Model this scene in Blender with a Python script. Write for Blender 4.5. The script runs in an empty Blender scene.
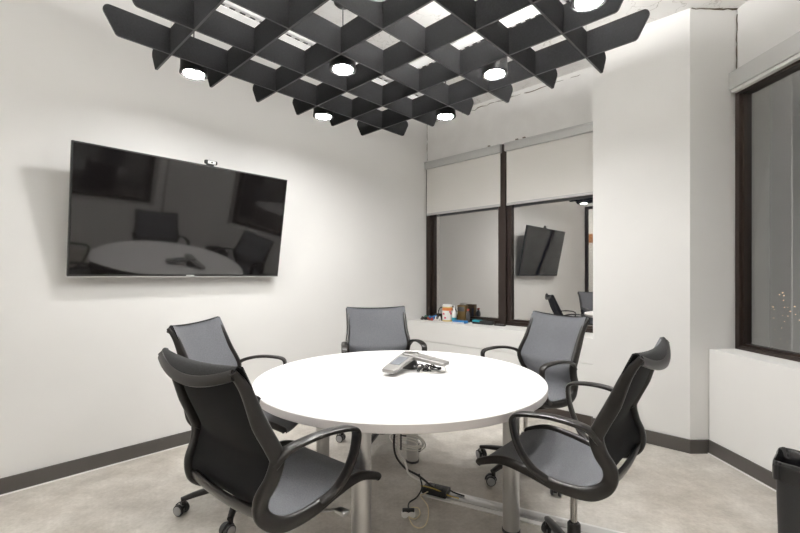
import bpy, bmesh, math, random
from mathutils import Vector, Matrix
random.seed(7)
C = bpy.context.scene.collection
PI = math.pi
# ------------------------------------------------------------------ room frame
YAW = math.radians(43.68)
A = Vector((math.sin(YAW), math.cos(YAW), 0))        # along the television wall, away from the camera
B = Vector((math.cos(YAW), -math.sin(YAW), 0))       # along the window wall, to the right
def P(u, v, z=0.0): return A*u + B*v + Vector((0, 0, z))
ROT_UV = math.atan2(-A.y, -A.x)                        # local x = -A, local y = B
VL, ZC = -3.356, 3.19
RO = Vector((2.2159, 3.016, 0)); RN = Vector((.99973, .023, 0)); RR = Vector((.023, -.99973, 0))
def Q(n, r, z=0.0): return RO + RN*n + RR*r + Vector((0, 0, z))

# ------------------------------------------------------------------ materials
MATS = {}
def mat(name, col, rough=.5, metal=0.0, spec=.5, emit=None, strength=0, coat=0.0, sheen=0.0):
    m = bpy.data.materials.new(name); m.use_nodes = True
    b = m.node_tree.nodes['Principled BSDF']
    b.inputs['Base Color'].default_value = (*col, 1)
    b.inputs['Roughness'].default_value = rough
    b.inputs['Metallic'].default_value = metal
    b.inputs['Specular IOR Level'].default_value = spec
    b.inputs['Coat Weight'].default_value = coat
    b.inputs['Sheen Weight'].default_value = sheen
    if emit:
        b.inputs['Emission Color'].default_value = (*emit, 1)
        b.inputs['Emission Strength'].default_value = strength
    MATS[name] = m
    return m
def noise_col(m, c1, c2, scale, detail=4, lo=.35, hi=.65, bump=0, dist=.002, rough=None):
    nt = m.node_tree; b = nt.nodes['Principled BSDF']
    tc = nt.nodes.new('ShaderNodeTexCoord'); n = nt.nodes.new('ShaderNodeTexNoise')
    n.inputs['Scale'].default_value = scale; n.inputs['Detail'].default_value = detail
    nt.links.new(tc.outputs['Object'], n.inputs['Vector'])
    r = nt.nodes.new('ShaderNodeValToRGB')
    r.color_ramp.elements[0].position = lo; r.color_ramp.elements[0].color = (*c1, 1)
    r.color_ramp.elements[1].position = hi; r.color_ramp.elements[1].color = (*c2, 1)
    nt.links.new(n.outputs['Fac'], r.inputs['Fac']); nt.links.new(r.outputs['Color'], b.inputs['Base Color'])
    if bump:
        bp = nt.nodes.new('ShaderNodeBump'); bp.inputs['Strength'].default_value = bump; bp.inputs['Distance'].default_value = dist
        nt.links.new(n.outputs['Fac'], bp.inputs['Height']); nt.links.new(bp.outputs['Normal'], b.inputs['Normal'])
    return n, r

M_wall = mat('wall_paint', (.78, .765, .735), .6, spec=.3)
noise_col(M_wall, (.765, .757, .738), (.79, .782, .763), 1.3, 3, bump=.05)
M_plaster = mat('rough_plaster', (.76, .745, .715), .7, spec=.25)
noise_col(M_plaster, (.755, .745, .725), (.80, .792, .773), 6, 8, bump=.35, dist=.006)
M_ceil = mat('ceiling_concrete', (.86, .85, .83), .8, spec=.2)
def ceil_nodes(m):
    nt = m.node_tree; b = nt.nodes['Principled BSDF']
    tc = nt.nodes.new('ShaderNodeTexCoord')
    n = nt.nodes.new('ShaderNodeTexNoise'); n.inputs['Scale'].default_value = 9; n.inputs['Detail'].default_value = 8
    v = nt.nodes.new('ShaderNodeTexVoronoi'); v.feature = 'DISTANCE_TO_EDGE'; v.inputs['Scale'].default_value = 4.5
    mx = nt.nodes.new('ShaderNodeVectorMath'); mx.operation = 'MULTIPLY_ADD'
    mx.inputs[1].default_value = (.35, .35, .35)
    nt.links.new(tc.outputs['Object'], n.inputs['Vector'])
    nt.links.new(n.outputs['Color'], mx.inputs[0]); nt.links.new(tc.outputs['Object'], mx.inputs[2])
    nt.links.new(mx.outputs[0], v.inputs['Vector'])
    r = nt.nodes.new('ShaderNodeValToRGB')
    r.color_ramp.elements[0].position = 0; r.color_ramp.elements[0].color = (.48, .46, .43, 1)
    r.color_ramp.elements[1].position = .03; r.color_ramp.elements[1].color = (.87, .86, .84, 1)
    nt.links.new(v.outputs['Distance'], r.inputs['Fac'])
    r2 = nt.nodes.new('ShaderNodeValToRGB')
    r2.color_ramp.elements[0].position = .4; r2.color_ramp.elements[0].color = (.9, .9, .9, 1)
    r2.color_ramp.elements[1].position = .62; r2.color_ramp.elements[1].color = (0, 0, 0, 1)
    n2 = nt.nodes.new('ShaderNodeTexNoise'); n2.inputs['Scale'].default_value = 1.6; n2.inputs['Detail'].default_value = 3
    nt.links.new(tc.outputs['Object'], n2.inputs['Vector']); nt.links.new(n2.outputs['Fac'], r2.inputs['Fac'])
    mm = nt.nodes.new('ShaderNodeMix'); mm.data_type = 'RGBA'
    nt.links.new(r2.outputs['Color'], mm.inputs['Factor']); nt.links.new(r.outputs['Color'], mm.inputs['A'])
    mm.inputs['B'].default_value = (.87, .86, .84, 1)
    nt.links.new(mm.outputs['Result'], b.inputs['Base Color'])
ceil_nodes(M_ceil)
M_floor = mat('polished_concrete', (.5, .47, .43), .32, spec=.5)
def floor_nodes(m):
    nt = m.node_tree; b = nt.nodes['Principled BSDF']; L = nt.links.new
    tc = nt.nodes.new('ShaderNodeTexCoord')
    def noise(scale, det, rough=.6):
        n = nt.nodes.new('ShaderNodeTexNoise'); n.inputs['Scale'].default_value = scale
        n.inputs['Detail'].default_value = det; n.inputs['Roughness'].default_value = rough
        L(tc.outputs['Object'], n.inputs['Vector']); return n
    n1, n2, n3 = noise(1.5, 6, .65), noise(7, 8, .7), noise(55, 4)
    r1 = nt.nodes.new('ShaderNodeValToRGB'); e = r1.color_ramp.elements
    e[0].position = .33; e[0].color = (.46, .425, .38, 1); e[1].position = .66; e[1].color = (.70, .68, .645, 1)
    L(n1.outputs['Fac'], r1.inputs['Fac'])
    r2 = nt.nodes.new('ShaderNodeValToRGB'); e = r2.color_ramp.elements
    e[0].position = .3; e[0].color = (.74, .72, .69, 1); e[1].position = .7; e[1].color = (1.08, 1.07, 1.05, 1)
    L(n2.outputs['Fac'], r2.inputs['Fac'])
    r3 = nt.nodes.new('ShaderNodeValToRGB'); e = r3.color_ramp.elements
    e[0].position = .35; e[0].color = (.88, .87, .86, 1); e[1].position = .6; e[1].color = (1, 1, 1, 1)
    L(n3.outputs['Fac'], r3.inputs['Fac'])
    def mul(a, c):
        k = nt.nodes.new('ShaderNodeMix'); k.data_type = 'RGBA'; k.blend_type = 'MULTIPLY'; k.inputs['Factor'].default_value = 1
        L(a, k.inputs['A']); L(c, k.inputs['B']); return k.outputs['Result']
    L(mul(mul(r1.outputs['Color'], r2.outputs['Color']), r3.outputs['Color']), b.inputs['Base Color'])
    mr = nt.nodes.new('ShaderNodeMapRange'); mr.inputs['To Min'].default_value = .28; mr.inputs['To Max'].default_value = .5
    L(n2.outputs['Fac'], mr.inputs['Value']); L(mr.outputs['Result'], b.inputs['Roughness'])
floor_nodes(M_floor)
M_base = mat('grey_rubber_baseboard', (.075, .068, .062), .45)
M_basedark = mat('brown_rubber_baseboard', (.045, .034, .028), .45)
M_bronze = mat('bronze_frame', (.028, .018, .014), .38, metal=.3)
M_rail = mat('aluminium_headrail', (.52, .52, .51), .4, metal=.3)
M_shade = mat('roller_shade_fabric', (.74, .725, .69), .8, spec=.2)
M_felt = mat('charcoal_felt', (.05, .05, .052), .95, spec=.1)
noise_col(M_felt, (.0125, .0127, .0135), (.021, .0213, .0225), 120, 3)
M_feltedge = mat('felt_cut_edge', (.12, .12, .123), .9, spec=.1)
M_blackmetal = mat('black_metal', (.016, .016, .017), .45)
M_lens = mat('lamp_lens', (.9, .9, .88), .5, emit=(1, .988, .97), strength=265)
M_ring = mat('lamp_ring', (.10, .10, .10), .45)
M_strip = mat('strip_diffuser', (.9, .9, .88), .5, emit=(1, .985, .965), strength=.3)
M_striphouse = mat('strip_housing', (.8, .8, .79), .5)
M_up = mat('added_uplight_glow', (.9, .9, .88), .5, emit=(1, .985, .965), strength=140)  # emitter of the added fill uplights
M_panel = mat('corridor_panel', (.9, .9, .88), .5, emit=(1, .965, .91), strength=12)
M_top = mat('white_laminate', (.78, .768, .757), .38, spec=.4)
M_topedge = mat('laminate_edge', (.80, .755, .74), .45, spec=.4)
M_alu = mat('brushed_aluminium', (.62, .61, .60), .34, metal=.85)
M_chrome = mat('chrome', (.62, .60, .58), .18, metal=1)
M_frame = mat('brown_black_plastic', (.0085, .0066, .0058), .32, spec=.5)
M_mesh = mat('grey_mesh_fabric', (.105, .107, .115), .75, spec=.3, sheen=.15)
noise_col(M_mesh, (.078, .081, .089), (.122, .126, .137), 260, 2, bump=.3, dist=.001)
M_meshroll = mat('grey_mesh_crest', (.05, .052, .054), .7, spec=.3)
noise_col(M_meshroll, (.016, .0165, .0175), (.030, .031, .0325), 260, 2)
M_meshback = mat('black_mesh_backing', (.012, .012, .013), .85, spec=.2)
M_caster = mat('caster_black', (.015, .015, .016), .4)
M_castergrey = mat('caster_grey', (.33, .33, .33), .45)
M_tv = mat('television_glass', (.006, .005, .005), .05, spec=1.0)
M_tv.node_tree.nodes['Principled BSDF'].inputs['IOR'].default_value = 1.66
M_tv.node_tree.nodes['Principled BSDF'].inputs['Specular IOR Level'].default_value = .5
M_bezel = mat('television_bezel', (.008, .008, .008), .4, spec=.5)
M_silver = mat('phone_silver', (.26, .253, .242), .42, metal=.4)
M_phonedark = mat('phone_dark', (.06, .06, .062), .4)
M_phonescreen = mat('phone_screen', (.16, .17, .19), .15)
M_white = mat('white_plastic', (.8, .79, .77), .4)
M_blackcable = mat('black_cable', (.012, .012, .012), .5)
M_whitecable = mat('grey_white_cable', (.78, .76, .72), .5)
M_tancable = mat('tan_cable', (.75, .66, .46), .5)
M_yellowcable = mat('yellow_cable', (.55, .40, .08), .5)
M_bluep = mat('blue_plastic', (.03, .20, .50), .4)
M_redp = mat('red_plastic', (.45, .07, .04), .45)
M_green = mat('green_plastic', (.10, .30, .20), .45)
M_teal = mat('teal_label', (.02, .30, .38), .4)
M_orange = mat('orange_label', (.75, .24, .06), .5)
M_pink = mat('pink_label', (.70, .13, .20), .5)
M_yellowp = mat('cream_label', (.72, .56, .25), .5)
M_gold = mat('brown_gold_card', (.13, .08, .022), .45)
M_bin = mat('black_bin_plastic', (.014, .014, .015), .42)
M_bag = mat('black_bin_liner', (.010, .010, .011), .14, spec=.6)
M_carpet = mat('corridor_carpet', (.12, .11, .10), .9)
M_wood = mat('orange_wood_panel', (.42, .18, .06), .5)
M_city = mat('city_lamp', (.9, .6, .3), .5, emit=(1, .62, .34), strength=1.3)
M_ground = mat('night_ground', (.01, .01, .012), .9)

def glass_mat(name, refl, tint, rough=0.0, trans=(.75, .76, .76)):
    m = bpy.data.materials.new(name); m.use_nodes = True; nt = m.node_tree; nt.nodes.clear()
    out = nt.nodes.new('ShaderNodeOutputMaterial'); mx = nt.nodes.new('ShaderNodeMixShader')
    g = nt.nodes.new('ShaderNodeBsdfGlossy'); t = nt.nodes.new('ShaderNodeBsdfTransparent')
    g.inputs['Color'].default_value = (*tint, 1); g.inputs['Roughness'].default_value = rough
    t.inputs['Color'].default_value = (*trans, 1)
    lw = nt.nodes.new('ShaderNodeLayerWeight'); lw.inputs['Blend'].default_value = .25
    mr = nt.nodes.new('ShaderNodeMapRange'); mr.inputs['To Min'].default_value = refl; mr.inputs['To Max'].default_value = min(1, refl+.5)
    nt.links.new(lw.outputs['Fresnel'], mr.inputs['Value']); nt.links.new(mr.outputs['Result'], mx.inputs['Fac'])
    nt.links.new(t.outputs[0], mx.inputs[1]); nt.links.new(g.outputs[0], mx.inputs[2]); nt.links.new(mx.outputs[0], out.inputs['Surface'])
    return m
M_glass = glass_mat('coated_window_glass', .56, (.98, .96, .93), .012)
M_glassR = glass_mat('tinted_window_glass', .33, (.95, .95, .94), .012)
M_glassClear = glass_mat('partition_glass', .04, (1, 1, 1), 0, (.96, .97, .97))

# ------------------------------------------------------------------ mesh helpers
def V3(p): return Vector(p)
def box(bm, lo, hi, M=None, bev=0.0, mi=0):
    vs = [bm.verts.new(Vector((x, y, z))) for x in (lo[0], hi[0]) for y in (lo[1], hi[1]) for z in (lo[2], hi[2])]
    fs = []
    for q in ((0, 1, 3, 2), (4, 6, 7, 5), (0, 4, 5, 1), (2, 3, 7, 6), (0, 2, 6, 4), (1, 5, 7, 3)):
        f = bm.faces.new([vs[i] for i in q]); f.material_index = mi; fs.append(f)
    if bev:
        es = list({e for f in fs for e in f.edges})
        r = bmesh.ops.bevel(bm, geom=es, offset=bev, segments=2, affect='EDGES', profile=.5)
        vs = list({v for f in fs if f.is_valid for v in f.verts} | set(r['verts']))
    if M is not None:
        for v in vs: v.co = M @ v.co
    return vs
def prism(bm, pts, z0, z1, mi=0, mi_side=None):
    lo = [bm.verts.new((p[0], p[1], z0)) for p in pts]; hi = [bm.verts.new((p[0], p[1], z1)) for p in pts]
    n = len(pts)
    f = bm.faces.new(lo[::-1]); f.material_index = mi
    f = bm.faces.new(hi); f.material_index = mi
    for i in range(n):
        f = bm.faces.new([lo[i], lo[(i+1) % n], hi[(i+1) % n], hi[i]]); f.material_index = mi if mi_side is None else mi_side
def catmull(pts, n=8, closed=False):
    pts = [Vector(p) for p in pts]; out = []; N = len(pts)
    rng = N if closed else N-1
    for i in range(rng):
        if closed: a, b, c, d = pts[(i-1) % N], pts[i], pts[(i+1) % N], pts[(i+2) % N]
        else:
            b, c = pts[i], pts[i+1]
            a = pts[i-1] if i > 0 else b*2-c
            d = pts[i+2] if i+2 < N else c*2-b
        for k in range(n):
            t = k/n
            out.append(.5*((2*b)+(c-a)*t+(2*a-5*b+4*c-d)*t*t+(3*b-a-3*c+d)*t**3))
    if not closed: out.append(pts[-1])
    return out
def sweep(bm, path, rx, ry, side=None, seg=10, power=2.0, closed=False, mi=0):
    """tube of super-elliptic section: rx along the side vector, ry along the normal"""
    rings = []; n = len(path)
    prev = None
    for i, p in enumerate(path):
        if closed: t = (path[(i+1) % n]-path[(i-1) % n])
        else: t = path[min(i+1, n-1)]-path[max(i-1, 0)]
        t = t.normalized() if t.length > 1e-9 else Vector((0, 0, 1))
        if side is not None: s = Vector(side)
        else: s = prev if prev is not None else (Vector((1, 0, 0)) if abs(t.x) < .9 else Vector((0, 1, 0)))
        s = (s-t*s.dot(t))
        if s.length < 1e-6: s = Vector((0, 1, .01))-t*t.dot(Vector((0, 1, .01)))
        s.normalize(); prev = s; nn = t.cross(s)
        a = rx(i/(n-1)) if callable(rx) else rx; b = ry(i/(n-1)) if callable(ry) else ry
        ring = []
        for k in range(seg):
            th = 2*PI*k/seg; c, d = math.cos(th), math.sin(th)
            c = math.copysign(abs(c)**(2/power), c); d = math.copysign(abs(d)**(2/power), d)
            ring.append(bm.verts.new(p+s*(a*c)+nn*(b*d)))
        rings.append(ring)
    for i in range(n if closed else n-1):
        r0, r1 = rings[i], rings[(i+1) % n]
        for k in range(seg):
            f = bm.faces.new([r0[k], r0[(k+1) % seg], r1[(k+1) % seg], r1[k]]); f.material_index = mi
    if not closed:
        bm.faces.new(rings[0][::-1]).material_index = mi; bm.faces.new(rings[-1]).material_index = mi
def tube(bm, pts, r, n=8, seg=8, closed=False, mi=0):
    sweep(bm, catmull(pts, n, closed), r, r, None, seg, 2.0, closed, mi)
def lathe(bm, prof, seg=32, c=(0, 0, 0), axis=None, mi=None, cap=True):
    """profile of (r, z) turned around z (or around a given matrix)"""
    rings = []; c = Vector(c)
    for (r, z) in prof:
        ring = []
        for k in range(seg):
            th = 2*PI*k/seg; p = Vector((r*math.cos(th), r*math.sin(th), z))
            if axis is not None: p = axis @ p
            ring.append(bm.verts.new(p+c))
        rings.append(ring)
    for i in range(len(rings)-1):
        for k in range(seg):
            f = bm.faces.new([rings[i][k], rings[i][(k+1) % seg], rings[i+1][(k+1) % seg], rings[i+1][k]])
            f.material_index = mi[i] if mi else 0
    if cap:
        f = bm.faces.new(rings[0][::-1]); f.material_index = mi[0] if mi else 0
        f = bm.faces.new(rings[-1]); f.material_index = mi[-1] if mi else 0
def obj(name, bm, mats, parent=None, smooth=40):
    if not isinstance(mats, (list, tuple)): mats = [mats]
    bmesh.ops.recalc_face_normals(bm, faces=bm.faces[:])
    me = bpy.data.meshes.new(name); bm.to_mesh(me); bm.free()
    for m in mats: me.materials.append(m)
    if smooth:
        me.polygons.foreach_set('use_smooth', [True]*len(me.polygons))
        me.set_sharp_from_angle(angle=math.radians(smooth))
    o = bpy.data.objects.new(name, me); C.objects.link(o)
    if parent: o.parent = parent
    return o
def nb(): return bmesh.new()
def tag(o, label, cat, group=None, kind=None):
    o['label'] = label; o['category'] = cat
    if group: o['group'] = group
    if kind: o['kind'] = kind
    return o
def thing(name, label, cat, loc=(0, 0, 0), rz=0.0, group=None):
    o = bpy.data.objects.new(name, None); C.objects.link(o); o.empty_display_size = .1
    o.location = loc; o.rotation_euler = (0, 0, rz)
    return tag(o, label, cat, group)
def struct(name, bm, mats, parent=None, smooth=30):
    o = obj(name, bm, mats, parent, smooth)
    if parent is None: o['kind'] = 'structure'
    return o
def copy_thing(root, loc, rz, label):
    r = root.copy(); C.objects.link(r); r.location = loc; r.rotation_euler = (0, 0, rz); r['label'] = label
    for ch in list(root.children):
        c = ch.copy(); C.objects.link(c); c.parent = r
        for g in list(ch.children):
            d = g.copy(); C.objects.link(d); d.parent = c
    return r
def uvpoly(l): return [P(u, v) for u, v in l]

# ------------------------------------------------------------------ the room shell
bm = nb(); prism(bm, uvpoly([(-3.3, -5.2), (5.0, -5.2), (5.0, 3.2), (-3.3, 3.2)]), -.15, 0); struct('floor', bm, M_floor)
bm = nb(); prism(bm, uvpoly([(-3.3, -5.2), (4.3, -5.2), (4.3, 3.2), (-3.3, 3.2)]), ZC, ZC+.15); struct('ceiling', bm, M_ceil)
bm = nb(); prism(bm, uvpoly([(-1.2, VL-.14), (4.25, VL-.14), (4.25, VL), (-1.2, VL)]), 0, ZC); struct('wall_left', bm, M_wall)
US = 3.647; UW = 4.0; ZS = .748; ZH = 2.665
# window wall: boxed-in heater front with a sill, and the rough plaster band above the window
bm = nb()
prism(bm, uvpoly([(US+.012, VL), (UW+.16, VL), (UW+.16, -1.0), (US+.012, -1.0)]), 0, ZS-.03)
struct('wall_back', bm, M_wall)
bm = nb()
prism(bm, uvpoly([(UW, VL), (UW+.16, VL), (UW+.16, -.9), (UW, -.9)]), ZH, ZC); struct('wall_back_header', bm, M_plaster)
bm = nb(); prism(bm, uvpoly([(US, VL), (UW+.02, VL), (UW+.02, -1.05), (US, -1.05)]), ZS-.03, ZS); struct('trim_1', bm, M_wall)
# cover panels of the heater box, with open joints between them
bm = nb()
vj = [VL, -1.72, -1.05]
for i in range(len(vj)-1):
    prism(bm, uvpoly([(US, vj[i]+(.003 if i else 0)), (US+.014, vj[i]+(.003 if i else 0)), (US+.014, vj[i+1]-.003), (US, vj[i+1]-.003)]), .095, .528)
prism(bm, uvpoly([(US, VL), (US+.014, VL), (US+.014, -1.05), (US, -1.05)]), .535, ZS-.03)
struct('trim_2', bm, M_wall)
# column between the two windows
cB = Vector((2.0796, 3.0162, 0))
bm = nb(); prism(bm, [P(3.618, -1.248), cB, Q(.45, -.008), P(4.5, -.35), P(4.5, -1.0), P(4.0, -1.248)][::-1], 0, ZC); struct('wall_column', bm, M_wall)
# right wall: low wall with sill, pier between its windows, header
bm = nb(); prism(bm, [Q(0, .001), Q(.34, .001), Q(.34, 2.3), Q(0, 2.05)], 0, ZS)
prism(bm, [Q(.0, 1.02), Q(.34, 1.02), Q(.34, 2.3), Q(.0, 2.05)], ZS, 2.60)
prism(bm, [Q(.207, 0), Q(.34, 0), Q(.34, 2.3), Q(.207, 2.2)], 2.60, ZC)
struct('wall_right', bm, M_wall)
VF = .98
bm = nb(); uvb0 = lambda u0, u1, v0, v1, z0, z1: prism(bm, uvpoly([(u0, v0), (u1, v0), (u1, v1), (u0, v1)]), z0, z1)
uvb0(-1.2, 2.24, VF, VF+.3, 0, ZS); uvb0(-1.2, 2.24, VF, VF+.3, 2.6, ZC); uvb0(-1.2, -.9, VF, VF+.3, ZS, 2.6); uvb0(2.12, 2.24, VF, VF+.3, ZS, 2.6)
struct('wall_front', bm, M_wall)
# rear: glazed partition to a lit corridor
bm = nb()
for v0, v1 in ((VL, VL+.06), (-2.2, -2.14), (-1.05, -.99), (.1, .16), (VF-.06, VF)):
    prism(bm, uvpoly([(-1.2, v0), (-1.14, v0), (-1.14, v1), (-1.2, v1)]), 0, 2.75)
prism(bm, uvpoly([(-1.2, VL), (-1.14, VL), (-1.14, VF), (-1.2, VF)]), 0, .08)
prism(bm, uvpoly([(-1.2, VL), (-1.14, VL), (-1.14, VF), (-1.2, VF)]), 2.69, 2.75)
wr = struct('window_4', bm, M_bronze)
bm = nb(); prism(bm, uvpoly([(-1.175, VL+.02), (-1.165, VL+.02), (-1.165, VF-.02), (-1.175, VF-.02)]), .04, 2.72); obj('window_glass', bm, M_glassClear, wr)
bm = nb(); prism(bm, uvpoly([(-1.2, VL), (-1.14, VL), (-1.14, VF), (-1.2, VF)]), 2.75, ZC); struct('wall_rear', bm, M_wall)
bm = nb(); prism(bm, uvpoly([(-3.2, -5.1), (-3.06, -5.1), (-3.06, 3.1), (-3.2, 3.1)]), 0, ZC)
prism(bm, uvpoly([(-3.06, -5.1), (-1.2, -5.1), (-1.2, -4.96), (-3.06, -4.96)]), 0, ZC)
prism(bm, uvpoly([(-3.06, 2.96), (-1.2, 2.96), (-1.2, 3.1), (-3.06, 3.1)]), 0, ZC)
prism(bm, uvpoly([(-1.2, -4.96), (-1.06, -4.96), (-1.06, VL-.14), (-1.2, VL-.14)]), 0, ZC)
prism(bm, uvpoly([(-1.2, VF+.3), (-1.06, VF+.3), (-1.06, 2.96), (-1.2, 2.96)]), 0, ZC)
struct('wall_corridor', bm, M_wall)
bm = nb(); prism(bm, uvpoly([(-3.06, -3.3), (-3.03, -3.3), (-3.03, -2.35), (-3.06, -2.35)]), 0, 2.1); struct('door_1', bm, M_bronze)
bm = nb(); prism(bm, uvpoly([(-3.06, -4.9), (-3.035, -4.9), (-3.035, 2.9), (-3.06, 2.9)]), 2.12, 2.34); struct('trim_3', bm, M_wood)

# baseboards
def skirt(name, pts, m, h=.097, t=.012):
    bm = nb()
    prism(bm, pts, 0, h); return struct(name, bm, m)
skirt('baseboard_left', uvpoly([(-1.1, VL), (US, VL), (US, VL+.012), (-1.1, VL+.012)]), M_base)
skirt('baseboard_back', uvpoly([(US-.012, VL+.012), (US, VL+.012), (US, -1.248), (US-.012, -1.248)]), M_basedark)
e = Vector((0, -.012, 0))
skirt('baseboard_column', [P(3.618, -1.26), P(3.606, -1.26), cB-A*.012+e*.4, Q(-.0, -.0)+e, Q(0, 0), cB], M_base)
skirt('baseboard_right', [Q(0, .012), Q(-.012, .012), Q(-.012, 2.03), Q(0, 2.03)], M_base)
# thin white sealant bead where baseboard meets concrete
bm = nb()
prism(bm, uvpoly([(-1.1, VL+.012), (US, VL+.012), (US, VL+.019), (-1.1, VL+.019)]), 0, .007)
prism(bm, [Q(-.012, .012), Q(-.019, .012), Q(-.019, 2.02), Q(-.012, 2.02)], 0, .007)
struct('trim_4', bm, M_white)

# plaster joint lines at the top of the column, the window corner and the header
def crack(bm, a, b, n, amp, r):
    pts = []
    for i in range(n+1):
        t = i/n; p = a.lerp(b, t)+Vector((random.uniform(-amp, amp), random.uniform(-amp, amp)*.3, random.uniform(-amp, amp)))
        pts.append(p)
    sweep(bm, pts, lambda t: r*random.uniform(.3, 1.3), lambda t: r*random.uniform(.3, 1.3), None, 5)
M_crack = mat('plaster_gap', (.16, .13, .10), .9)
bm = nb()
crack(bm, Q(.205, -.001, 2.72), Q(.205, -.001, 3.15), 12, .004, .004)
crack(bm, cB+Vector((.01, -.001, ZC-.004)), Q(.205, 0, ZC-.004), 10, .003, .006)
crack(bm, P(UW, VL+.004, 2.7), P(UW, VL+.004, ZC-.02), 10, .004, .003)
crack(bm, P(UW-.001, VL+.02, 3.135), P(UW-.001, -1.26, 3.145), 40, .012, .004)
struct('trim_5', bm, M_crack)

# ------------------------------------------------------------------ windows
def pane(bm, d):                                   # the coated face of a pane looks into the room
    bmesh.ops.recalc_face_normals(bm, faces=bm.faces[:])
    for f in bm.faces: f.material_index = 1 if f.normal.dot(d) > .9 else 0
bm = nb()
def uvb(bm, u0, u1, v0, v1, z0, z1, mi=0): prism(bm, uvpoly([(u0, v0), (u1, v0), (u1, v1), (u0, v1)]), z0, z1, mi)
for v0, v1 in ((VL, VL+.062), (-2.345, -2.262), (-1.16, -1.08)): uvb(bm, 3.985, 4.09, v0, v1, ZS, ZH)
for v0, v1 in ((VL+.062, VL+.088), (-2.371, -2.345), (-2.262, -2.215), (-1.2, -1.16)): uvb(bm, 4.02, 4.08, v0, v1, ZS, ZH)
uvb(bm, 4.0, 4.09, VL, -1.08, ZS, ZS+.04); uvb(bm, 4.02, 4.08, VL, -1.08, ZS+.04, ZS+.062)
uvb(bm, 3.985, 4.09, VL, -1.08, ZH-.012, ZH+.004)
w1 = struct('window_1', bm, M_bronze)
bm = nb(); uvb(bm, 4.05, 4.058, VL+.01, -1.1, ZS+.01, ZH-.01); pane(bm, A*-1); obj('window_glass', bm, [M_glassClear, M_glass], w1)
def right_window(name, r0, r1):
    bm = nb()
    def qb(n0, n1, a, b, z0, z1): prism(bm, [Q(n0, a), Q(n1, a), Q(n1, b), Q(n0, b)], z0, z1)
    for a, b in ((r0, r0+.036), (r1-.036, r1)): qb(.19, .28, a, b, ZS, 2.62)
    for a, b in ((r0+.036, r0+.05), (r1-.05, r1-.036)): qb(.212, .27, a, b, ZS, 2.62)
    qb(.19, .28, r0, r1, ZS, ZS+.026); qb(.212, .27, r0, r1, ZS+.026, ZS+.042); qb(.19, .28, r0, r1, 2.56, 2.62)
    w = struct(name, bm, M_bronze)
    bm = nb(); prism(bm, [Q(.235, r0+.01), Q(.243, r0+.01), Q(.243, r1-.01), Q(.235, r1-.01)], ZS+.01, 2.6); pane(bm, RN*-1); obj('window_glass', bm, [M_glassClear, M_glassR], w)
right_window('window_2', .001, 1.02)
bm = nb()
for u0, u1 in ((-.9, -.84), (.58, .66), (2.06, 2.12)): uvb(bm, u0, u1, VF+.18, VF+.28, ZS, 2.6)
uvb(bm, -.9, 2.12, VF+.18, VF+.28, ZS, ZS+.04); uvb(bm, -.9, 2.12, VF+.18, VF+.28, 2.56, 2.6)
w3 = struct('window_3', bm, M_bronze)
bm = nb(); uvb(bm, -.88, 2.1, VF+.23, VF+.238, ZS+.01, 2.59); pane(bm, B*-1); obj('window_glass', bm, [M_glassClear, M_glassR], w3)
# roller blinds
def blind(v0, v1, zb, label):
    t = thing('roller_blind', label, 'blind', P(3.97, (v0+v1)/2, ZH), ROT_UV, 'white roller blinds half lowered over the window')
    w = (v1-v0)/2
    # local x = -A (towards the room), local y = B
    bm = nb(); box(bm, (-.028, -w, -.088), (.03, w, 0), bev=.006); box(bm, (.03, -w, -.02), (.036, w, -.005)); obj('headrail', bm, M_rail, t)
    zz = zb-ZH
    bm = nb(); box(bm, (-.002, -w+.012, zz), (.001, w-.012, -.06)); obj('shade_cloth', bm, M_shade, t)
    bm = nb(); sweep(bm, [Vector((0, -w+.012, zz)), Vector((0, w-.012, zz))], .006, .014, (1, 0, 0), 10, 3); obj('bottom_bar', bm, M_rail, t)
    return t
blind(VL+.01, -2.305, 2.022, 'white roller blind half lowered over the left window pane beside the television wall')
blind(-2.255, -1.12, 2.022, 'white roller blind half lowered over the right window pane beside the white column')
bm = nb()
for v in (-2.46, -2.13, -2.05): uvb(bm, 3.97, 3.99, v-.012, v+.012, ZH+.002, ZH+.022)
struct('trim_6', bm, M_crack)
t = thing('blind_cassette', 'grey aluminium blind cassette above the night window at the right edge', 'blind', (0, 0, 0))
bm = nb()
prism(bm, [Q(.14, .004), Q(.206, .004), Q(.206, 1.015), Q(.14, 1.015)], 2.60, 2.72); obj('headrail', bm, M_rail, t)
bm = nb(); prism(bm, [Q(.155, .01), Q(.195, .01), Q(.195, 1.01), Q(.155, 1.01)], 2.578, 2.60); obj('bottom_bar', bm, M_white, t)

# ------------------------------------------------------------------ city lights far below the night window
bm = nb()
rnd = random.Random(3)
for i in range(90):
    ang = rnd.uniform(.70, 1.25); d = 230*math.exp(rnd.random()*1.7)
    if rnd.random() < .45: ang = math.atan2(.86+.03*rnd.randint(0, 3)+rnd.gauss(0, .012), 1)
    x, y = d*math.sin(ang), d*math.cos(ang); r = d/420*rnd.uniform(.22, .6)
    M = Matrix.Translation((x, y, -39+rnd.uniform(0, 5)))
    bmesh.ops.create_icosphere(bm, subdivisions=1, radius=r, matrix=M)
o = obj('city_lights', bm, M_city); tag(o, 'scattered orange city lights far below outside the night window at right', 'city lights', kind='stuff')

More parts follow.
